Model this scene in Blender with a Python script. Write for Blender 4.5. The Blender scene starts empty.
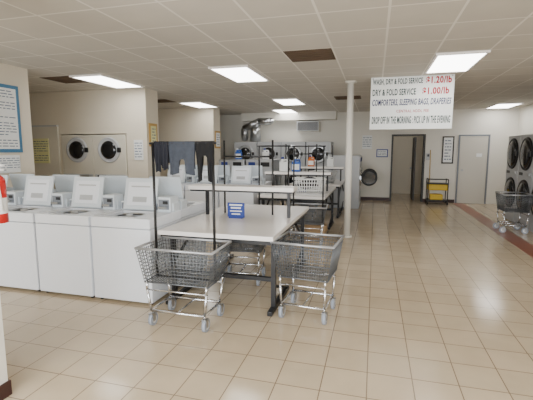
import bpy, bmesh, math, random
from mathutils import Vector, Matrix
random.seed(3)
D=bpy.data; C=bpy.context
col=C.scene.collection
# ---------------------------------------------------------------- materials
def mat(name,c,rough=.5,metal=0,emit=None,es=0,noise=0,nscale=8,coat=0):
    m=D.materials.new(name); m.use_nodes=True
    nt=m.node_tree; b=nt.nodes['Principled BSDF']
    b.inputs['Base Color'].default_value=(*c,1); b.inputs['Roughness'].default_value=rough
    b.inputs['Metallic'].default_value=metal
    if coat: b.inputs['Coat Weight'].default_value=coat
    if emit: 
        b.inputs['Emission Color'].default_value=(*emit,1); b.inputs['Emission Strength'].default_value=es
    if noise:
        tc=nt.nodes.new('ShaderNodeTexCoord'); n=nt.nodes.new('ShaderNodeTexNoise'); n.inputs['Scale'].default_value=nscale; n.inputs['Detail'].default_value=5
        r=nt.nodes.new('ShaderNodeMix'); r.data_type='RGBA'
        r.inputs['A'].default_value=(*[x*(1-noise) for x in c],1); r.inputs['B'].default_value=(*[min(1,x*(1+noise)) for x in c],1)
        nt.links.new(tc.outputs['Object'],n.inputs['Vector']); nt.links.new(n.outputs['Fac'],r.inputs['Factor']); nt.links.new(r.outputs['Result'],b.inputs['Base Color'])
    return m
M={}
M['wall']=mat('wall_paint',(.70,.635,.515),.7,noise=.04,nscale=2)
M['wallw']=mat('wall_paint_white',(.76,.73,.655),.7,noise=.03,nscale=2)
M['base']=mat('baseboard_vinyl',(.04,.012,.01),.5)
M['white']=mat('enamel_white',(.84,.87,.92),.25,noise=.015,nscale=3)
M['lid']=mat('lid_offwhite',(.68,.735,.775),.3)
M['grey']=mat('panel_grey',(.20,.22,.25),.4)
M['lgrey']=mat('panel_light_grey',(.46,.47,.48),.4)
M['dark']=mat('tub_dark',(.02,.022,.025),.35)
M['black']=mat('black_metal',(.006,.006,.007),.4)
M['glass']=mat('dark_door_glass',(.006,.007,.009),.08,coat=.3)
M['chrome']=mat('chrome',(.72,.73,.75),.2,1)
M['steel']=mat('stainless',(.45,.46,.47),.32,1)
M['wire']=mat('coated_wire',(.15,.16,.17),.4,.5)
M['wirel']=mat('coated_wire_light',(.42,.43,.45),.3,.6)
M['rubber']=mat('caster_rubber',(.30,.33,.38),.5)
M['hub']=mat('caster_hub',(.75,.76,.78),.3,.3)
M['lam']=mat('laminate_white',(.86,.82,.78),.22,noise=.02)
M['beige']=mat('dryer_beige',(.64,.60,.50),.4)
M['blue']=mat('sign_blue',(.015,.04,.24),.5)
M['bluef']=mat('frame_blue',(.05,.18,.32),.5)
M['paper']=mat('paper_white',(.82,.83,.82),.7)
M['ink']=mat('print_ink',(.09,.13,.2),.7)
M['ygp']=mat('paper_yellow_green',(.72,.70,.36),.7)
M['gold']=mat('frame_gold',(.50,.30,.07),.5)
M['red']=mat('red_paint',(.55,.012,.012),.35)
M['yellow']=mat('yellow_plastic',(.72,.48,.01),.4)
M['stripe']=mat('floor_tile_terracotta',(.30,.11,.065),.3,noise=.15,nscale=6)
M['brown']=mat('stained_tile',(.10,.062,.035),.8,noise=.3,nscale=5)
M['lamp']=mat('light_diffuser',(.9,.9,.9),.5,emit=(1,.985,.96),es=10)
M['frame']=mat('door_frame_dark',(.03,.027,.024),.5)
M['door']=mat('door_grey',(.60,.57,.50),.5)
M['blackcloth']=mat('cloth_black',(.004,.004,.005),.95)
M['greycloth']=mat('cloth_grey',(.04,.047,.062),.95,noise=.35,nscale=30)
M['navycloth']=mat('cloth_charcoal',(.012,.013,.02),.95,noise=.3,nscale=30)
M['green_ink']=mat('ink_green',(.0,.03,.028),.7)
M['navy_ink']=mat('ink_navy',(.006,.012,.09),.7)
M['red_ink']=mat('ink_red',(.42,.0,.015),.7)
M['cream']=mat('banner_cream',(.86,.88,.86),.6)
M['duct']=mat('galvanised_duct',(.55,.56,.57),.3,1)
M['asphalt']=mat('asphalt_outside',(.3,.3,.3),.9,noise=.2)
M['card']=mat('cardboard',(.36,.24,.13),.85,noise=.1)
M['jug']=mat('jug_orange',(.62,.16,.02),.4)
M['jugb']=mat('jug_blue',(.02,.10,.42),.4)

def tile_mat(name,c1,c2,mortar,size,rough,ms,off=(0,0,0),bump=.15,var=.5):
    m=D.materials.new(name); m.use_nodes=True; nt=m.node_tree; b=nt.nodes['Principled BSDF']
    g=nt.nodes.new('ShaderNodeNewGeometry'); mp=nt.nodes.new('ShaderNodeMapping'); mp.inputs['Location'].default_value=off
    br=nt.nodes.new('ShaderNodeTexBrick'); br.offset=0; br.squash=1
    br.inputs['Scale'].default_value=1; br.inputs['Brick Width'].default_value=size[0]; br.inputs['Row Height'].default_value=size[1]
    br.inputs['Mortar Size'].default_value=ms; br.inputs['Mortar Smooth'].default_value=.1; br.inputs['Bias'].default_value=0
    br.inputs['Color1'].default_value=(*c1,1); br.inputs['Color2'].default_value=(*c2,1); br.inputs['Mortar'].default_value=(*mortar,1)
    n=nt.nodes.new('ShaderNodeTexNoise'); n.inputs['Scale'].default_value=3.5; n.inputs['Detail'].default_value=6
    mr=nt.nodes.new('ShaderNodeMapRange'); mr.inputs['To Min'].default_value=.84; mr.inputs['To Max'].default_value=1.1
    mx=nt.nodes.new('ShaderNodeMix'); mx.data_type='RGBA'; mx.blend_type='MULTIPLY'; mx.inputs['Factor'].default_value=var
    L=nt.links.new
    L(g.outputs['Position'],mp.inputs['Vector']); L(mp.outputs['Vector'],br.inputs['Vector']); L(g.outputs['Position'],n.inputs['Vector'])
    L(n.outputs['Fac'],mr.inputs['Value']); L(br.outputs['Color'],mx.inputs['A']); L(mr.outputs['Result'],mx.inputs['B']); L(mx.outputs['Result'],b.inputs['Base Color'])
    bp=nt.nodes.new('ShaderNodeBump'); bp.invert=True; bp.inputs['Strength'].default_value=bump; bp.inputs['Distance'].default_value=.003
    L(br.outputs['Fac'],bp.inputs['Height']); L(bp.outputs['Normal'],b.inputs['Normal'])
    b.inputs['Roughness'].default_value=rough
    return m
M['floor']=tile_mat('floor_tiles',(.61,.495,.345),(.55,.445,.305),(.22,.16,.105),(.305,.305),.15,.0038,var=1)
M['ceil']=tile_mat('ceiling_tiles',(.64,.605,.54),(.59,.56,.50),(.82,.79,.73),(.61,.61),.85,.012,off=(-.08,-.57,0),var=.5)

# ---------------------------------------------------------------- mesh builder
class B:
    def __init__(s): s.bm=bmesh.new(); s.mats=[]
    def mi(s,m):
        m=M[m]
        if m not in s.mats: s.mats.append(m)
        return s.mats.index(m)
    def _tag(s,verts,m,smooth=False):
        i=s.mi(m)
        for f in {f for v in verts for f in v.link_faces}: f.material_index=i; f.smooth=smooth
    def box(s,x0,x1,y0,y1,z0,z1,m,bev=0,mtx=None):
        r=bmesh.ops.create_cube(s.bm,size=1); v=r['verts']
        for a in v: a.co=Vector(((x0+x1)/2+a.co.x*(x1-x0),(y0+y1)/2+a.co.y*(y1-y0),(z0+z1)/2+a.co.z*(z1-z0)))
        s._tag(v,m)
        if bev:
            e=list({e for a in v for e in a.link_edges})
            rr=bmesh.ops.bevel(s.bm,geom=e,offset=bev,segments=2,affect='EDGES',profile=.6)
            v=rr['verts']; s._tag(v,m)
            v=list({x for f in rr['faces'] for x in f.verts}|set(v))
        if mtx: 
            bmesh.ops.transform(s.bm,matrix=mtx,verts=[x for x in v if x.is_valid])
        return v
    def cyl(s,p1,p2,r,m,r2=None,seg=16,caps=True,smooth=True):
        p1=Vector(p1);p2=Vector(p2); d=p2-p1
        mt=Matrix.Translation((p1+p2)/2)@d.to_track_quat('Z','Y').to_matrix().to_4x4()
        rr=bmesh.ops.create_cone(s.bm,cap_ends=caps,segments=seg,radius1=r,radius2=r if r2 is None else r2,depth=d.length,matrix=mt)
        i=s.mi(m)
        for f in {f for v in rr['verts'] for f in v.link_faces}: f.material_index=i; f.smooth=smooth and len(f.verts)==4
    def rod(s,p1,p2,r,m,seg=8): s.cyl(p1,p2,r,m,seg=seg)
    def path(s,pts,r,m,seg=8,closed=False):
        n=len(pts)
        for i in range(n if closed else n-1): s.rod(pts[i],pts[(i+1)%n],r,m,seg)
        for p in pts:
            rr=bmesh.ops.create_icosphere(s.bm,subdivisions=1,radius=r*1.02,matrix=Matrix.Translation(p)); s._tag(rr['verts'],m,True)
    def torus(s,c,axis,R,r,m,seg=32,ms=8):
        q=Vector(axis).to_track_quat('Z','Y').to_matrix(); c=Vector(c); rings=[]
        for i in range(seg):
            a=2*math.pi*i/seg
            rings.append([s.bm.verts.new(c+q@Vector(((R+r*math.cos(2*math.pi*j/ms))*math.cos(a),(R+r*math.cos(2*math.pi*j/ms))*math.sin(a),r*math.sin(2*math.pi*j/ms)))) for j in range(ms)])
        i0=s.mi(m)
        for i in range(seg):
            for j in range(ms):
                f=s.bm.faces.new((rings[i][j],rings[(i+1)%seg][j],rings[(i+1)%seg][(j+1)%ms],rings[i][(j+1)%ms])); f.material_index=i0; f.smooth=True
    def dome(s,c,axis,R,h,m,seg=28,rg=5):
        q=Vector(axis).to_track_quat('Z','Y').to_matrix(); c=Vector(c); i0=s.mi(m); prev=None
        for k in range(rg):
            a=math.pi/2*k/rg; rr=R*math.cos(a); zz=h*math.sin(a)
            ring=[s.bm.verts.new(c+q@Vector((rr*math.cos(2*math.pi*j/seg),rr*math.sin(2*math.pi*j/seg),zz))) for j in range(seg)]
            if prev:
                for j in range(seg):
                    f=s.bm.faces.new((prev[j],prev[(j+1)%seg],ring[(j+1)%seg],ring[j])); f.material_index=i0; f.smooth=True
            prev=ring
        t=s.bm.verts.new(c+q@Vector((0,0,h)))
        for j in range(seg):
            f=s.bm.faces.new((prev[j],prev[(j+1)%seg],t)); f.material_index=i0; f.smooth=True
    def poly(s,pts,m):
        f=s.bm.faces.new([s.bm.verts.new(p) for p in pts]); f.material_index=s.mi(m); return f
    def mesh(s,name):
        bmesh.ops.recalc_face_normals(s.bm,faces=s.bm.faces)
        me=D.meshes.new(name); s.bm.to_mesh(me); s.bm.free()
        for m in s.mats: me.materials.append(m)
        return me
    def done(s,name,loc=(0,0,0),rz=0):
        return place(name,s.mesh(name),loc,rz)
def place(name,me,loc=(0,0,0),rz=0,parent=None):
    o=D.objects.new(name,me); col.objects.link(o); o.location=loc; o.rotation_euler=(0,0,rz)
    if parent: o.parent=parent
    return o
def wallbox(name,*a,m='wall'):
    b=B(); b.box(*a,m); return b.done(name)

H=2.8
XL,XR,YB,YF=-5.05,3.95,12.9,-1.6
XA=-8.2
# ---------------------------------------------------------------- room shell
wallbox('floor',XA-.2,XR+.2,YF-.2,15.4,-.1,0,m='floor')
wallbox('ceiling',XA-.2,XR+.2,YF-.2,15.4,H,H+.1,m='ceil')
wallbox('wall_left',XL-.15,XL,YF,4.86,0,H,m='wall')
wallbox('wall_alcove_left',XA-.15,XA,4.86,YB,0,H)
wallbox('wall_alcove_front',XA,XL-.15,4.71,4.86,0,H)
# wall at Y=6.9 with recess for the dryers
wallbox('wall_alcove_back',XA,-6.42,6.9,7.35,0,H)
wallbox('wall_dryer_header',-6.42,-4.82,6.9,7.35,1.93,H)
wallbox('wall_pier_near',-4.82,-4.36,6.9,7.35,0,H)
wallbox('wall_recess_back',-6.42,-4.82,7.74,7.84,0,H)
wallbox('wall_pier',XA,-4.47,10.5,11.0,0,H)
wallbox('wall_right',XR,XR+.15,YF,YB,0,H,m='wallw')
# back wall with door opening  X .54..1.43
b=B()
b.box(XA,.54,YB,YB+.15,0,H,'wallw'); b.box(.54,1.43,YB,YB+.15,2.03,H,'wallw'); b.box(1.43,XR+.15,YB,YB+.15,0,H,'wallw')
b.done('wall_back')
# upper soffit on the back wall left part
wallbox('trim_soffit',-4.3,-1.2,12.45,YB,2.55,H,m='wallw')
# back room
b=B(); b.box(-.2,0,YB+.15,15.2,0,H,'wall'); b.box(2.4,2.6,YB+.15,15.2,0,H,'wall'); b.box(-.2,2.6,15.2,15.35,0,H,'wall'); b.done('wall_back_room')
# front wall with shop window
b=B()
b.box(XL-.15,XR+.15,YF-.15,YF,0,.45,'wallw'); b.box(XL-.15,XR+.15,YF-.15,YF,2.6,H,'wallw')
b.box(XL-.15,XL+.3,YF-.15,YF,.45,2.6,'wallw'); b.box(XR-.3,XR+.15,YF-.15,YF,.45,2.6,'wallw')
b.done('wall_front')
b=B()
for i in range(6):
    x=XL+.3+i*(XR-XL-.6)/5; b.box(x-.03,x+.03,YF-.1,YF-.04,.45,2.6,'steel')
b.box(XL+.3,XR-.3,YF-.1,YF-.04,.45,.5,'steel'); b.box(XL+.3,XR-.3,YF-.1,YF-.04,2.55,2.6,'steel')
b.done('window_1')
# baseboards
wallbox('baseboard_back',1.43,2.38,YB-.015,YB,0,.1,m='base'); wallbox('baseboard_back_left',-4.4,.50,YB-.015,YB,0,.1,m='base')
wallbox('baseboard_right',XR-.015,XR,YF,YB-.02,0,.1,m='base'); wallbox('baseboard_left',XL,XL+.015,YF,3.3,0,.1,m='base')
# terracotta stripe
b=B(); b.box(2.33,2.63,YF,12.85,.0005,.003,'stripe'); b.done('floor_stripe_trim_1')
# partition at left foreground
b=B(); b.box(-3.2,-2.27,1.75,1.85,0,H,'wallw'); b.box(-3.2,-2.258,1.74,1.862,0,.1,'base'); b.done('wall_partition')
# fire extinguisher on partition end
b=B(); b.cyl((0,0,1.14),(0,0,1.40),.06,'red',seg=24); b.dome((0,0,1.40),(0,0,1),.06,.05,'red'); b.cyl((0,0,1.44),(0,0,1.48),.018,'steel')
b.box(-.02,.07,-.012,.012,1.47,1.485,'paper'); b.box(-.02,.08,-.012,.012,1.50,1.51,'paper'); b.cyl((.0,-.045,1.47),(.055,-.03,1.40),.008,'paper'); b.cyl((.055,-.03,1.40),(.058,-.02,1.22),.01,'paper',r2=.018)
b.cyl((0,0,1.2),(0,0,1.3),.0607,'paper',seg=24,caps=False)
b.done('fire_extinguisher',(-2.31,1.912,0))

# ceiling lights (troffers)
def troffer(x,y,w=.61,l=1.22):
    b=B(); t=.03
    b.box(-w/2+t,w/2-t,-l/2+t,l/2-t,H-.022,H-.008,'lamp')
    for a in ((-w/2,-w/2+t,-l/2,l/2),(w/2-t,w/2,-l/2,l/2),(-w/2+t,w/2-t,-l/2,-l/2+t),(-w/2+t,w/2-t,l/2-t,l/2)): b.box(*a,H-.03,H-.002,'lam')
    return b
tm=troffer(0,0).mesh('ceiling_light')
for x,y in [(-4.52,6.05),(-2.08,6.05),(1.0,6.05),(-4.52,9.7),(-2.08,9.7),(3.3,12.1),(-2.7,12.0),(-2.08,.6),(1.0,.6)]:
    place('ceiling_light',tm,(x,y,0))
def stained(x0,x1,y0,y1):
    b=B(); b.box(x0+.012,x1-.012,y0+.012,y1-.012,H-.006,H+.01,'brown'); 
    for k in range(5):
        yy=y0+.08+k*.11; b.box(x0+.05,x1-.05,yy,yy+.03,H-.012,H-.004,'brown')
    b.done('ceiling_return_vent')
stained(-1.14,-.53,4.84,5.45); stained(-5.45,-4.84,5.45,6.06); stained(-5.45,-4.84,8.5,9.1); stained(-.95,-.34,9.1,9.7)

# ---------------------------------------------------------------- washers
def washer_mesh():
    w=.70; d=.68; b=B(); z=.91
    b.box(-w/2,w/2,0,d,.03,.80,'white',.012)
    ox0,ox1,oy0,oy1=-.27,.13,.10,.46
    b.box(-w/2,w/2,0,oy0,.805,z,'white',.01); b.box(-w/2,w/2,oy1,d,.805,z,'white',.01)
    b.box(-w/2,ox0,oy0,oy1,.805,z-.001,'white'); b.box(ox1,w/2,oy0,oy1,.805,z-.001,'white')
    b.box(ox0,ox1,oy0,oy1,.79,.806,'dark')
    b.torus(((ox0+ox1)/2,(oy0+oy1)/2,z-.03),(0,0,1),.165,.014,'steel',24,6)
    b.cyl(((ox0+ox1)/2,(oy0+oy1)/2,.81),((ox0+ox1)/2,(oy0+oy1)/2,.90),.05,'lgrey',r2=.035)
    for x in (-.3,.3):
        for y in (.06,d-.06): b.cyl((x,y,0),(x,y,.04),.02,'black')
    b.box(-w/2+.01,w/2-.01,d-.17,d-.02,z-.005,z+.10,'lid',.01)
    b.poly([(-w/2+.02,d-.173,z+.01),(w/2-.02,d-.173,z+.01),(w/2-.02,d-.173,z+.085),(-w/2+.02,d-.173,z+.085)],'grey')
    b.box(.17,.33,d-.22,d-.03,z,z+.17,'lid',.012); b.box(.185,.315,d-.224,d-.218,z+.03,z+.14,'grey'); b.box(.20,.30,d-.27,d-.222,z+.045,z+.065,'steel')
    b.box(.24,.30,d-.228,d-.222,z+.09,z+.125,'dark')
    mt=Matrix.Translation((-.07,oy1+.01,z+.01))@Matrix.Rotation(math.radians(-14),4,'X')
    b.box(-.21,.21,-.012,.012,0,.37,'lid',.01,mtx=mt)
    b.box(-.165,.165,-.018,-.011,.05,.32,'white',.004,mtx=mt)
    b.box(-.12,.12,-.022,-.017,.26,.275,'lgrey',0,mtx=mt)
    b.box(-.09,.09,-.021,-.017,.09,.15,'lgrey',0,mtx=mt)
    return b.mesh('top_load_washer')
wm=washer_mesh()
for k in range(4): place('top_load_washer',wm,(-2.50-.725*k,3.39,0))
for k in range(4): place('top_load_washer',wm,(-2.52-.725*k,4.79,0),math.pi)
for k in range(3): place('top_load_washer',wm,(-2.53-.725*k,6.98,0))
for k in range(3): place('top_load_washer',wm,(-2.53-.725*k,8.38,0),math.pi)

# ---------------------------------------------------------------- tables
def table_mesh(w=1.2,d=2.05,sx=-.12,zs=1.12):
    b=B(); h=.80
    b.box(0,w,0,d,h-.045,h,'lam',.006)
    b.box(.02,w-.02,.02,d-.02,h-.085,h-.045,'black')
    for x in (.05,w-.05):
        for y0,y1,sg in ((.06,.85,1),(d-.85,d-.06,-1)):
            b.box(x-.025,x+.025,y0,y1,0,.045,'black',.005)
            yp=y0+.16 if sg==1 else y1-.16
            b.box(x-.022,x+.022,yp-.025,yp+.025,.045,h-.085,'black')
            ye=y1-.05 if sg==1 else y0+.05
            b.rod((x,yp,.42),(x,ye,h-.09),.016,'black')
            b.rod((x,yp,.25),(x,ye,.04),.014,'black')
    b.box(.06,w-.06,.20,.24,.30,.34,'black'); b.box(.06,w-.06,d-.24,d-.20,.30,.34,'black')
    y=1.05
    b.box(sx,w+.0,y-.13,y+.13,zs,zs+.05,'lam',.006)
    b.box(sx+.02,w-.02,y-.11,y+.11,zs-.02,zs,'black')
    for x in (.08,w-.08): b.box(x-.018,x+.018,y-.018,y+.018,h,zs,'black')
    for x in (.25,.88): b.rod((x,y+.16,h),(x,y+.16,1.72),.012,'black')
    b.rod((.25,y+.16,1.52),(.88,y+.16,1.52),.011,'black')
    b.box(.15,.98,y+.12,y+.18,zs-.03,zs,'black')
    return b.mesh('folding_table')
ta=table_mesh()
place('folding_table',ta,(-2.08,3.42,0)); place('folding_table',ta,(-2.0,6.62,0)); place('folding_table',ta,(-1.95,9.15,0))
def small_sign(x,y,z,w=.22,h=.16):
    b=B(); b.box(-w/2,w/2,-.006,.006,0,h,'blue')
    for k,(l,t) in enumerate(((.75,.018),(.6,.018),(.7,.012),(.5,.012))):
        zz=h-.035-k*.035; b.box(-w/2*l,w/2*l,-.009,-.005,zz,zz+t,'paper')
    b.box(-w*.4,w*.4,-.03,.06,-.012,0,'blue')
    b.done('table_notice_sign',(x,y,z))
small_sign(-1.56,4.30,.813,.21,.17); small_sign(-1.35,7.45,.813)

# ---------------------------------------------------------------- laundry carts
def cart_mesh(rack=True,w=.80,d=.50,wire='wire',z1=.735,mid=.31):
    b=B(); z0=.42
    tw,td=w/2,d/2; bw,bd=w/2-.055,d/2-.04
    T=lambda f,x,y:(x*(bw+(tw-bw)*f),y*(bd+(td-bd)*f),z0+(z1-z0)*f)
    cor=[(-1,-1),(1,-1),(1,1),(-1,1)]
    b.path([T(1,*c) for c in cor],.012,'wirel',8,True); b.path([T(0,*c) for c in cor],.007,wire,6,True)
    for f in (.1,.2,.3,.4,.5,.6,.7,.8,.9): 
        ps=[T(f,*c) for c in cor]
        for i in range(4): b.rod(ps[i],ps[(i+1)%4],.0032,wire,5)
    n=22
    for i in range(n+1):
        s=-1+2*i/n
        for y in (-1,1): b.rod(T(0,s,y),T(1,s,y),.0028,wire,5)
        b.rod(T(0,s,-1),T(0,s,1),.0028,wire,5)
    n=14
    for i in range(n+1):
        s=-1+2*i/n
        for x in (-1,1): b.rod(T(0,x,s),T(1,x,s),.0028,wire,5)
        b.rod(T(0,-1,s),T(0,1,s),.0028,wire,5)
    lw,ld=.36*w,.38*d; zl=.15
    base=[(-lw,-ld,zl),(lw,-ld,zl),(lw,ld,zl),(-lw,ld,zl)]
    b.path(base,.012,'chrome',8,True)
    for x,y in cor:
        b.path([(x*lw,y*ld,zl),(x*(bw-.02),y*(bd-.005),z0-.07),(x*(bw-.02),y*(bd-.005),z0)],.012,'chrome')
        X,Y=x*lw,y*ld; a=.025
        b.rod((X,Y,zl+.01),(X,Y,.118),.01,'chrome')
        b.box(X-.022,X+.022,Y-.02,Y+.03,.116,.122,'steel')
        for sx in (-.02,.02): b.box(X+sx-.002,X+sx+.002,Y-.012,Y+.035,.045,.12,'steel')
        b.cyl((X-.015,Y+a,.06),(X+.015,Y+a,.06),.06,'rubber',seg=24); b.cyl((X-.0175,Y+a,.06),(X+.0175,Y+a,.06),.036,'hub',seg=20)
    for y in (-1,1):
        b.rod((-bw+.02,y*(bd-.005),z0-.07),(bw-.02,y*(bd-.005),z0-.07),.008,'chrome')
    b.rod((0,-ld,zl),(0,ld,zl),.008,'chrome')
    if rack:
        for x in (-mid,mid): b.rod((x,0,z0-.02),(x,0,1.67),.0125,'black',10)
        b.rod((-mid-.03,0,1.66),(mid+.03,0,1.66),.011,'black',10)
        b.rod((-mid,0,z0),(mid,0,z0),.008,'black')
    return b.mesh('laundry_cart')
cr=cart_mesh(True,.73,.46,mid=.295); cn=cart_mesh(False,.58,.50,z1=.75); cu=cart_mesh(False,.62,.48,z1=.69); cq=cart_mesh(True,.62,.46,mid=.24,z1=.69)
place('laundry_cart',cr,(-1.655,3.175,0)); place('laundry_cart',cn,(-.585,3.64,0),math.radians(-6))
place('laundry_cart',cu,(-1.52,4.42,0),math.radians(6))
place('laundry_cart',cq,(-1.03,6.3,0),math.radians(4)); place('laundry_cart',cu,(-1.35,7.6,0))
place('laundry_cart',cq,(-1.5,5.85,0),math.radians(-5)) 
place('laundry_cart',cn,(2.66,8.62,0),math.radians(90))

# clothes on rack
def garment(name,x,y,z,w,l,m,split=0,seed=0,taper=0):
    b=B(); random.seed(seed); nx,nz=16,20; i0=b.mi(m); ph=random.random()*6
    def sheet(side,L):
        g=[]
        for j in range(nz+1):
            v=j/nz; row=[]
            for i in range(nx+1):
                u=i/nx*2-1; hw=w/2*(1-taper*v)*(1+.04*math.sin(5*v+ph))
                gap=0
                if split and v>split and i!=nx/2: gap=(.012+.02*(v-split))*(1 if u>0 else -1)
                a=.004+.010*v
                row.append(b.bm.verts.new((x+u*hw+gap*(1-abs(u)),y+side*(.013+.006*math.sin(3*v))+a*math.sin(u*7+ph+v*2+side),z+.012*math.cos(min(1,v*6)*1.5)-L*v+.01*math.sin(u*4+ph)*v)))
            g.append(row)
        for j in range(nz):
            for i in range(nx):
                if split and j/nz>=split and i in (nx//2-1,nx//2): continue
                f=b.bm.faces.new((g[j][i],g[j][i+1],g[j+1][i+1],g[j+1][i])); f.material_index=i0; f.smooth=True
        return g[0]
    r1=sheet(-1,l); r2=sheet(1,l*.8)
    for i in range(nx):
        f=b.bm.faces.new((r1[i],r1[i+1],r2[i+1],r2[i])); f.material_index=i0; f.smooth=True
    return b.done(name)
yc=3.175; zr=1.665
garment('hanging_sock',-1.895,yc,zr,.062,.26,'navycloth',0,1,.1); garment('hanging_sock',-1.822,yc,zr,.068,.24,'navycloth',0,2,.1)
garment('hanging_shorts',-1.655,yc,zr,.24,.28,'greycloth',.55,3,-.06)
garment('hanging_leggings',-1.435,yc,zr,.165,.34,'blackcloth',.35,4,.15)

# ---------------------------------------------------------------- dryers
def stacked_dryer(w=.78,d=.85,h=1.91,body='beige',ring='lgrey',zs=(.62,1.55),R=.27,gk=.05):
    b=B(); b.box(-w/2+.003,w/2-.003,0,d,0,h,body,.01)
    for z in zs:
        b.torus((0,-.005,z),(0,-1,0),R,.028,ring,36,8)
        b.cyl((0,.0,z),(0,-.022,z),R-.01,ring,seg=36)
        b.dome((0,-.022,z),(0,-1,0),R-gk,.05,'glass')
        b.box(R-.02,R+.05,-.05,-.01,z-.05,z+.05,'black',.004)
    for z in (zs[0]+R+.14,): 
        b.box(-w/2+.03,w/2-.03,-.012,0,z-.045,z+.045,'lgrey'); b.box(-.3,-.1,-.016,-.01,z-.03,z+.03,'black'); b.box(.1,.28,-.02,-.01,z-.03,z+.03,'steel')
    b.box(-w/2+.03,w/2-.03,-.008,0,.03,.17,'lgrey')
    return b.mesh('stacked_dryer')
sd=stacked_dryer(zs=(.68,1.6),R=.235)
place('stacked_dryer',sd,(-6.0,6.87,0)) ; place('stacked_dryer',sd,(-5.22,6.87,0))
sr=stacked_dryer(w=.8,d=.9,h=1.92,body='lgrey',ring='black',zs=(.64,1.52),R=.32,gk=.03)
for k in range(4): place('stacked_dryer',sr,(3.02,7.6+.82*k,0),-math.pi/2)
sb=stacked_dryer(w=.76,d=.8,h=1.85,body='lgrey',ring='steel',zs=(.62,1.48),R=.25)
for k in range(4): place('stacked_dryer',sb,(-4.0+.78*k,11.95,0))
# front load washers
def front_loader(w=.72,d=.8,h=1.25,open_=False,body='steel',zc=.62):
    b=B(); b.box(-w/2+.003,w/2-.003,0,d,.0,h,body,.012)
    b.torus((0,-.005,zc),(0,-1,0),.22,.03,'chrome',32,8)
    b.box(-w/2+.02,w/2-.02,-.01,0,h-.2,h-.03,'lgrey'); b.box(.05,.28,-.016,-.008,h-.17,h-.06,'black'); b.box(-.28,-.1,-.016,-.008,h-.17,h-.06,'blue')
    if open_:
        b.cyl((0,.0,zc),(0,-.01,zc),.2,'dark',seg=30)
        c=(-.27,-.25,zc); b.torus(c,(1,0,0),.19,.03,'black',32,8); b.cyl((-.265,-.25,zc),(-.285,-.25,zc),.19,'glass',seg=30)
        b.box(-.29,-.25,-.08,0,zc-.05,zc+.05,'steel')
    else:
        b.dome((0,-.01,zc),(0,-1,0),.2,.06,'glass')
    return b.mesh('front_load_washer')
fo=front_loader(open_=True,h=1.45,zc=.85,body='lgrey'); fc=front_loader(h=1.35)
for k in range(2): place('front_load_washer',fo,(-.38,11.2+.76*k,0),math.pi/2)
for k in range(2): place('front_load_washer',fc,(-3.60+.75*k,9.6,0))

# ---------------------------------------------------------------- duct
b=B(); b.path([(-4.1,12.2,1.98),(-4.1,12.2,2.3),(-3.6,12.15,2.5),(-3.2,12.1,2.5)],.11,'duct',16); b.cyl((-3.75,12.25,1.87),(-3.75,12.25,2.45),.17,'duct',seg=24)
for k in range(5): b.torus((-4.1,12.2,1.98+.07*k),(0,0,1),.112,.008,'duct',20,6)
b.done('exhaust_duct')
# wall vent
b=B(); b.box(-2.43,-1.73,YB-.48,YB-.455,2.2,2.5,'lgrey')
for k in range(8): b.box(-2.40,-1.76,YB-.495,YB-.478,2.225+.033*k,2.24+.033*k,'frame')
b.box(-2.43,-1.73,YB-.46,YB-.002,2.19,2.5,'wallw'); b.done('wall_air_vent')
# ---------------------------------------------------------------- column
b=B(); b.cyl((0,0,0),(0,0,H),.058,'wallw',seg=24); b.cyl((0,0,0),(0,0,.03),.09,'wallw',seg=24); b.cyl((0,0,H-.03),(0,0,H),.1,'wallw',seg=24); b.done('support_column',(-.45,7.23,0))

# ---------------------------------------------------------------- table clutter
def basket(name,loc,m='paper',rz=0,fill=('blackcloth','greycloth','navycloth')):
    b=B(); 
    T=lambda f,x,y:(x*(.23+.06*f),y*(.15+.05*f),.27*f)
    cor=[(-1,-1),(1,-1),(1,1),(-1,1)]
    for f in (0,.25,.5,.75,1): b.path([T(f,*c) for c in cor],.008 if f<1 else .014,m,6,True)
    for i in range(13):
        s=-1+i/6
        for y in (-1,1): b.rod(T(0,s,y),T(1,s,y),.008,m,6)
        if i%2==0:
            for x in (-1,1): b.rod(T(0,x,s),T(1,x,s),.008,m,6)
    b.box(-.23,.23,-.15,.15,0,.008,m)
    random.seed(int(loc[1]*10))
    for k in range(9):
        mt=Matrix.Translation((random.uniform(-.14,.14),random.uniform(-.08,.08),.12+.018*k))@Matrix.Diagonal((1.5,1.1,.5,1))
        rr=bmesh.ops.create_icosphere(b.bm,subdivisions=3,radius=.08,matrix=mt)
        for v in rr['verts']: v.co+=Vector((random.uniform(-1,1),random.uniform(-1,1),random.uniform(-1,1)))*.005
        b._tag(rr['verts'],random.choice(fill),True)
    b.done(name,loc,rz)
basket('laundry_basket',(-1.15,7.1,.81),'paper',.2)
basket('laundry_basket',(-1.2,9.6,.81),'lgrey',-.1,('paper','greycloth'))
def jug(loc,m,cap='paper'):
    b=B(); b.box(-.085,.085,-.05,.05,0,.2,m,.02); b.box(-.06,.0,-.035,.035,.19,.25,m,.015); b.cyl((-.03,0,.25),(-.03,0,.29),.028,cap,seg=16)
    b.path([(.0,0,.23),(.06,0,.235),(.075,0,.18)],.014,m,8); b.box(-.07,.07,-.053,-.049,.04,.15,'paper'); b.done('detergent_jug',loc)
jug((-1.75,7.66,1.172),'paper','blue'); jug((-1.5,7.66,1.172),'jugb'); jug((-2.75,9.9,1.352),'paper','blue'); jug((-3.5,9.9,1.352),'jugb'); jug((-1.6,10.2,1.172),'jug','blue'); jug((-1.1,10.2,1.172),'paper')
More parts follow.
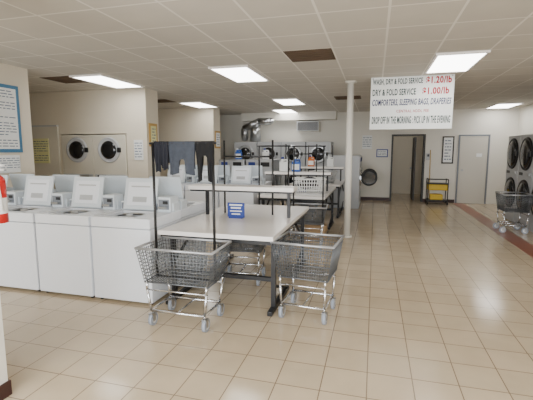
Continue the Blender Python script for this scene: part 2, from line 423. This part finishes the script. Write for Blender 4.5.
b=B(); b.box(-.2,.2,-.15,.15,0,.26,'card'); b.box(-.2,.2,-.152,.152,.10,.13,'paper'); b.box(-.2,-.01,-.16,.15,.26,.266,'card'); b.box(.01,.2,-.15,.16,.26,.266,'card'); b.done('cardboard_box',(-1.0,6.95,0))

# ---------------------------------------------------------------- doors
b=B(); 
for x0,x1,z0,z1 in ((.49,.545,0,2.08),(1.425,1.48,0,2.08),(.545,1.425,2.03,2.08)): b.box(x0,x1,YB-.03,YB+.17,z0,z1,'frame')
b.done('trim_doorway')
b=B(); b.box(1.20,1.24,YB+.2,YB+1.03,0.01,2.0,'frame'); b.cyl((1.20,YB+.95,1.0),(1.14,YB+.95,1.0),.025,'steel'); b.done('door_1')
b=B(); b.box(2.45,3.19,YB-.03,YB-.002,.01,2.0,'door')
for x0,x1,z0,z1 in ((2.40,2.44,0,2.05),(3.20,3.24,0,2.05),(2.44,3.20,2.01,2.05)): b.box(x0,x1,YB-.04,YB-.001,z0,z1,'grey')
b.cyl((2.53,YB-.03,1.0),(2.53,YB-.09,1.0),.028,'steel'); b.box(2.9,3.05,YB-.035,YB-.03,1.4,1.5,'paper'); b.done('door_2')
# cabinet panel in the alcove
b=B(); b.box(-8.1,-6.46,6.86,6.898,.02,2.09,'beige',.005); b.box(-7.3,-7.29,6.855,6.862,.05,2.05,'grey'); b.box(-8.1,-6.46,6.84,6.898,2.09,2.12,'lgrey'); b.done('wall_cabinet')

# ---------------------------------------------------------------- posters
def poster(name,w,h,loc,rz,frame='bluef',paper='paper',ink='ink',rows=10,fr=.03):
    b=B(); b.box(-w/2,w/2,-.015,0,-h/2,h/2,frame); b.box(-w/2+fr,w/2-fr,-.018,-.014,-h/2+fr,h/2-fr,paper)
    random.seed(rows)
    for k in range(rows):
        z=h/2-fr-(k+1)*(h-2*fr)/(rows+1); t=(h-2*fr)/(rows+1)*.3; x=-w/2+fr*1.8
        while x<w/2-fr*2.2:
            l=min(random.uniform(.03,.11),w/2-fr*1.6-x); b.box(x,x+l,-.0195,-.0175,z-t/2,z+t/2,ink); x+=l+.02
            if random.random()<.06: break
    b.done(name,loc,rz)
poster('framed_price_list',.72,.95,(XL+.001,4.30,2.04),math.pi/2,rows=20,fr=.05)
poster('paper_notice',.5,.25,(XL+.001,4.35,1.40),math.pi/2,frame='paper',rows=6,fr=.01)
poster('paper_notice',.40,.52,(-6.9,6.855,1.58),0,frame='ygp',paper='ygp',rows=9,fr=.01)
poster('framed_poster',.30,.46,(-4.355,7.12,1.9),math.pi/2,frame='gold',paper='ygp',rows=5,fr=.05)
poster('paper_notice',.2,.4,(-4.55,6.899,1.6),0,frame='paper',rows=6,fr=.01)
poster('framed_poster',.4,.5,(-4.465,10.78,1.9),math.pi/2,frame='gold',paper='paper',rows=5,fr=.05)
poster('framed_poster',.33,.82,(2.12,YB-.001,1.6),0,frame='frame',paper='paper',rows=7,fr=.04)
poster('paper_notice',.3,.42,(-.25,YB-.001,1.85),0,frame='paper',rows=5,fr=.01)
poster('paper_notice',.35,.25,(.22,YB-.001,1.5),0,frame='blue',rows=3,fr=.03)
b=B(); b.box(1.52,1.62,YB-.05,YB-.001,1.3,1.5,'lgrey'); b.box(1.54,1.60,YB-.053,YB-.05,1.4,1.47,'dark'); b.done('wall_thermostat')

# ---------------------------------------------------------------- banner
def text(body,x,z,w,h,m,parent,shear=0,off=.025):
    cu=D.curves.new('t','FONT'); cu.body=body; cu.size=1; cu.offset=off; cu.shear=shear; cu.resolution_u=3; cu.space_character=1.1
    o=D.objects.new('lettering',cu); col.objects.link(o); C.view_layer.update()
    dg=C.evaluated_depsgraph_get(); me=D.meshes.new_from_object(o.evaluated_get(dg)); D.objects.remove(o)
    xs=[v.co.x for v in me.vertices]; ys=[v.co.y for v in me.vertices]
    x0,x1,y0,y1=min(xs),max(xs),min(ys),max(ys)
    for v in me.vertices: v.co=Vector((x+(v.co.x-x0)/(x1-x0)*w,0,z+(v.co.y-y0)/(y1-y0)*h))
    me.materials.clear(); me.materials.append(M[m])
    q=D.objects.new('lettering',me); col.objects.link(q); q.parent=parent; q.location=(0,-.008,0)
b=B(); bw,bh=1.28,.85
b.box(0,bw,-.004,.004,0,bh,'cream')
for x in (.03,bw-.03): b.cyl((x,-.008,bh-.02),(x,.008,bh-.02),.012,'steel')
ban=b.done('hanging_banner_sign',(-.10,6.95,1.945))
text('WASH, DRY & FOLD SERVICE',.03,.715,.78,.105,'green_ink',ban); text('$1.20/lb',.86,.705,.38,.125,'red_ink',ban,0,.035)
text('DRY & FOLD SERVICE',.03,.55,.68,.105,'green_ink',ban); text('$1.00/lb',.81,.535,.40,.125,'red_ink',ban,0,.035)
text('COMFORTERS, SLEEPING BAGS, DRAPERIES',.03,.37,1.22,.12,'navy_ink',ban,.2)
text('CENTRAL ADDL FEE',.42,.27,.5,.045,'red_ink',ban,0,.01)
text('DROP OFF IN THE MORNING : PICK UP IN THE EVENING',.03,.09,1.22,.12,'green_ink',ban,.1)

# janitor cart
b=B()
for x in (-.27,.27):
    for y in (-.18,.18):
        b.rod((x,y,.08),(x,y,.75),.014,'black'); b.cyl((x-.015,y,.045),(x+.015,y,.045),.045,'black',seg=18)
b.box(-.29,.29,-.2,.2,.10,.14,'black',.01); b.box(-.27,.27,-.17,.17,.42,.60,'yellow',.03); b.box(-.29,.29,-.2,.2,.60,.625,'black',.01)
b.box(-.2,.15,-.15,.15,.14,.30,'yellow',.02); b.rod((-.27,-.18,.75),(.27,-.18,.75),.014,'black'); b.rod((-.27,.18,.75),(-.27,-.18,.75),.014,'black'); b.rod((-.2,.12,.3),(-.22,.14,1.6),.012,'gold')
b.done('janitor_cart',(1.82,12.5,0))
# outside ground
b=B(); b.box(-20,20,-20,YF-.2,-.12,-.02,'asphalt'); b.done('ground_outside')

# ---------------------------------------------------------------- light
w=D.worlds.new('world'); C.scene.world=w; w.use_nodes=True
w.node_tree.nodes['Background'].inputs['Color'].default_value=(.85,.93,1,1); w.node_tree.nodes['Background'].inputs['Strength'].default_value=2
def area(name,loc,rot,sx,sy,e,c=(1,1,1)):
    l=D.lights.new(name,'AREA'); l.shape='RECTANGLE'; l.size=sx; l.size_y=sy; l.energy=e; l.color=c
    o=D.objects.new(name,l); col.objects.link(o); o.location=loc; o.rotation_euler=rot
area('daylight_window',(-.5,YF-.3,1.6),(math.radians(90),0,0),8,2.2,520,(.96,.98,1))
l=D.lights.new('back_room_bulb','POINT'); l.energy=5; l.shadow_soft_size=.1; o=D.objects.new('back_room_bulb',l); col.objects.link(o); o.location=(.6,14,2.5)
# ---------------------------------------------------------------- camera
f=390.; p=math.atan(50/f); a=math.atan((375-266.5)/f*math.cos(p))
cd=D.cameras.new('camera'); cam=D.objects.new('camera',cd); col.objects.link(cam); C.scene.camera=cam
cd.sensor_width=36; cd.lens=36*f/533; cd.clip_start=.05
cam.location=(0,0,1.6); cam.rotation_euler=(math.pi/2-p,0,a)
